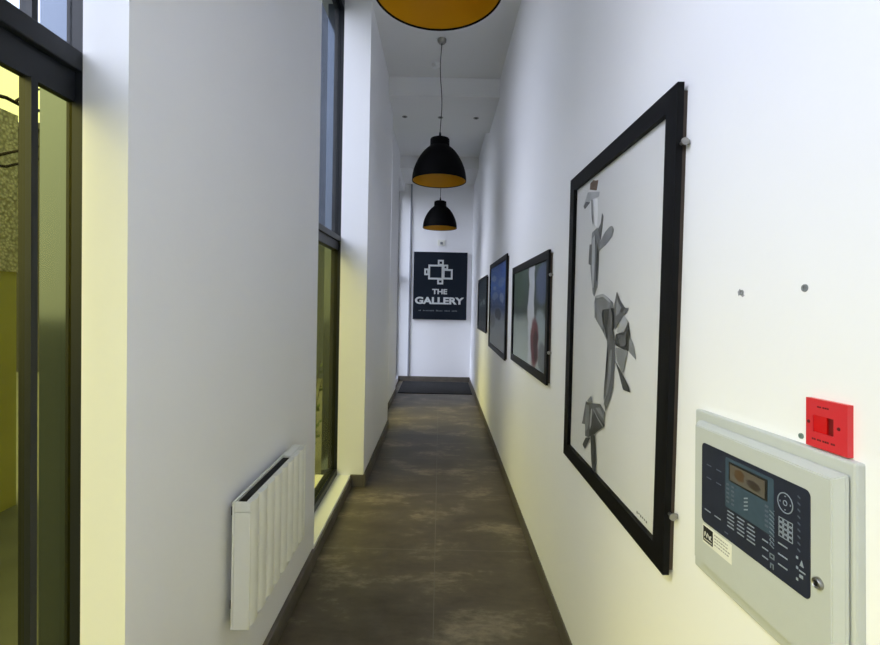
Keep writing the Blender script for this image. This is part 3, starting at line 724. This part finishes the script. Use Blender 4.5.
MB().box(-5.2, -1.25, 9.0, 12.0, -0.02, 7.6).build('tall_wing', SLATE, bd)
MB().box(-11.1, -5.2, 8.9, 12.1, 4.85, 4.97).box(-5.3, -1.2, 8.9, 12.1, 7.6, 7.72).build('roof_coping', FRAME, bd)
tr = thing('bare_tree', 'thin bare branches crossing the nearest window', 'tree', (-2.75, 1.35, -0.02))
MB().tube([(-2.75, 1.35, -.02), (-2.72, 1.37, .8), (-2.78, 1.42, 1.6), (-2.74, 1.5, 2.3), (-2.8, 1.55, 3.2)], [.06, .05, .042, .034, .02], 10).build('trunk', BARK, tr, smooth=True)
br = MB()
br.tube([(-2.74, 1.5, 2.3), (-2.62, 1.9, 2.55), (-2.52, 2.3, 2.66), (-2.46, 2.52, 2.69), (-2.43, 2.62, 2.67), (-2.40, 2.70, 2.69), (-2.36, 2.78, 2.66), (-2.30, 2.86, 2.60), (-2.2, 2.98, 2.53)], [.022, .017, .013, .011, .010, .009, .008, .007, .005], 7)
br.tube([(-2.76, 1.46, 1.9), (-2.6, 1.95, 2.08), (-2.5, 2.35, 2.28), (-2.42, 2.58, 2.42), (-2.36, 2.7, 2.5)], [.018, .014, .010, .007, .004], 7)
br.tube([(-2.78, 1.42, 1.6), (-2.62, 1.95, 2.0), (-2.5, 2.35, 2.28), (-2.44, 2.5, 2.30), (-2.38, 2.66, 2.40), (-2.3, 2.8, 2.43)], [.018, .014, .010, .008, .006, .004], 7)
br.tube([(-2.44, 2.56, 2.69), (-2.40, 2.62, 2.78), (-2.34, 2.75, 2.86), (-2.3, 2.86, 2.95)], [.008, .006, .005, .003], 6)
br.build('branch', BARK, tr, smooth=True)

LEAF = surf('dark_green_leaf', lin(62, 84, 34), 0.6, vary=0.35, scale=30)
random.seed(11)
sh = thing('shrub', 'low leafy green shrub outside the second window', 'shrub', (-1.24, 4.25, -0.02))
lf = MB(); stm = MB()
for q in range(9):
    a = q * 2 * PI / 9; r1 = random.uniform(.08, .17); hh = random.uniform(.6, 1.0)
    stm.tube([(-1.24, 4.25, -.02), (-1.24 + .4 * r1 * math.cos(a), 4.25 + .4 * r1 * math.sin(a), hh * .55), (-1.24 + r1 * math.cos(a), 4.25 + 1.3 * r1 * math.sin(a), hh)], [.008, .006, .003], 5)
    for w_ in range(20):
        f_ = random.uniform(.15, 1.0); c = Vector((-1.24 + r1 * f_ * math.cos(a) + random.uniform(-.06, .06), 4.25 + 1.3 * r1 * f_ * math.sin(a) + random.uniform(-.08, .08), hh * f_ + random.uniform(-.03, .05)))
        d = Vector((random.uniform(-1, 1), random.uniform(-1, 1), random.uniform(-.2, .8))).normalized(); s_ = d.cross(Vector((.3, .2, 1))).normalized(); n_ = d.cross(s_)
        L_ = random.uniform(.05, .085)
        bm = bmesh.new()
        pts = [c, c + d * L_ * .4 + s_ * L_ * .28 + n_ * .004, c + d * L_, c + d * L_ * .4 - s_ * L_ * .28 + n_ * .004]
        bm.faces.new([bm.verts.new(p_) for p_ in pts]); lf._merge(bm)
lf.build('foliage', LEAF, sh); stm.build('stem', BARK, sh)

# ------------------------------------------------------------------ light: hazy sun and bright sky
sun = bpy.data.lights.new('sun', 'SUN'); sun.energy = SUN_E; sun.angle = math.radians(11); sun.color = (1.0, 1.0, 1.04)
so = bpy.data.objects.new('sun', sun); COL.objects.link(so)
so.rotation_euler = Vector((1.36, 0.46, -1.15)).to_track_quat('-Z', 'Y').to_euler(); so.location = (-6, -2, 8)
wd = bpy.data.worlds.new('sky'); scene.world = wd; wd.use_nodes = True
nt = wd.node_tree; bg = nt.nodes['Background']
tc = nt.nodes.new('ShaderNodeTexCoord'); sp = nt.nodes.new('ShaderNodeSeparateXYZ'); nt.links.new(tc.outputs['Generated'], sp.inputs[0])
r = nt.nodes.new('ShaderNodeValToRGB'); nt.links.new(sp.outputs['Z'], r.inputs['Fac'])
r.color_ramp.elements[0].position = 0.0; r.color_ramp.elements[0].color = (0.86, 0.90, 0.94, 1)
r.color_ramp.elements[1].position = 0.75; r.color_ramp.elements[1].color = (0.30, 0.44, 0.72, 1)
e = r.color_ramp.elements.new(0.34); e.color = (0.62, 0.74, 0.92, 1)
nz = nt.nodes.new('ShaderNodeTexNoise'); nz.inputs['Scale'].default_value = 2.6; nz.inputs['Detail'].default_value = 6
nt.links.new(tc.outputs['Generated'], nz.inputs['Vector'])
cr = nt.nodes.new('ShaderNodeValToRGB'); cr.color_ramp.elements[0].position = .48; cr.color_ramp.elements[1].position = .68
nt.links.new(nz.outputs['Fac'], cr.inputs['Fac'])
mx = nt.nodes.new('ShaderNodeMix'); mx.data_type = 'RGBA'; nt.links.new(cr.outputs['Color'], mx.inputs['Factor']); nt.links.new(r.outputs['Color'], mx.inputs['A']); mx.inputs['B'].default_value = (0.84, 0.89, 1.02, 1)
# bright haze round the hidden sun
dt = nt.nodes.new('ShaderNodeVectorMath'); dt.operation = 'DOT_PRODUCT'; nt.links.new(tc.outputs['Generated'], dt.inputs[0])
dt.inputs[1].default_value = Vector((-1.36, -0.46, 1.15)).normalized()
def wm(op, a, v):
    n = nt.nodes.new('ShaderNodeMath'); n.operation = op; nt.links.new(a, n.inputs[0]); n.inputs[1].default_value = v; return n.outputs[0]
gl = wm('MULTIPLY', wm('POWER', wm('MAXIMUM', dt.outputs['Value'], 0.0), 3.5), GLOW_E)
ad = nt.nodes.new('ShaderNodeMix'); ad.data_type = 'RGBA'; ad.blend_type = 'ADD'; ad.inputs['Factor'].default_value = 1.0
nt.links.new(mx.outputs['Result'], ad.inputs['A'])
cb = nt.nodes.new('ShaderNodeCombineColor')
for ch, kf in (('Red', 1.0), ('Green', 1.02), ('Blue', 1.20)): nt.links.new(wm('MULTIPLY', gl, kf), cb.inputs[ch])
nt.links.new(cb.outputs[0], ad.inputs['B'])
nt.links.new(ad.outputs['Result'], bg.inputs['Color']); bg.inputs['Strength'].default_value = SKY_E

# ------------------------------------------------------------------ camera
F, CYP, PITCH, ROLL, H = 445.0, 310.0, 0.0202, 0.021, 1.6
cam = bpy.data.cameras.new('camera'); co = bpy.data.objects.new('camera', cam); COL.objects.link(co)
cam.sensor_width = 36.0; cam.sensor_fit = 'HORIZONTAL'; cam.lens = 36.0 * F / 880.0
cam.shift_y = -(322.5 - CYP) / 880.0
cam.clip_start = 0.02; cam.clip_end = 200
f = Vector((0, math.cos(PITCH), -math.sin(PITCH))); u0 = Vector((0, math.sin(PITCH), math.cos(PITCH))); r0 = Vector((1, 0, 0))
rr = r0 * math.cos(ROLL) + u0 * math.sin(ROLL); uu = -r0 * math.sin(ROLL) + u0 * math.cos(ROLL)
M = Matrix((rr, uu, -f)).transposed().to_4x4(); M.translation = (0, 0, H)
co.matrix_world = M
scene.camera = co
scene.view_settings.view_transform = 'Standard'; scene.view_settings.look = 'None'
scene.view_settings.exposure = EXPO; scene.view_settings.gamma = 1.0; scene.view_settings.use_curve_mapping = False
scene.cycles.max_bounces = 14; scene.cycles.diffuse_bounces = 8; scene.cycles.glossy_bounces = 5; scene.cycles.transparent_max_bounces = 24
scene.cycles.caustics_reflective = False; scene.cycles.caustics_refractive = False
scene.cycles.sample_clamp_indirect = 6.0
scene.cycles.use_denoising = True
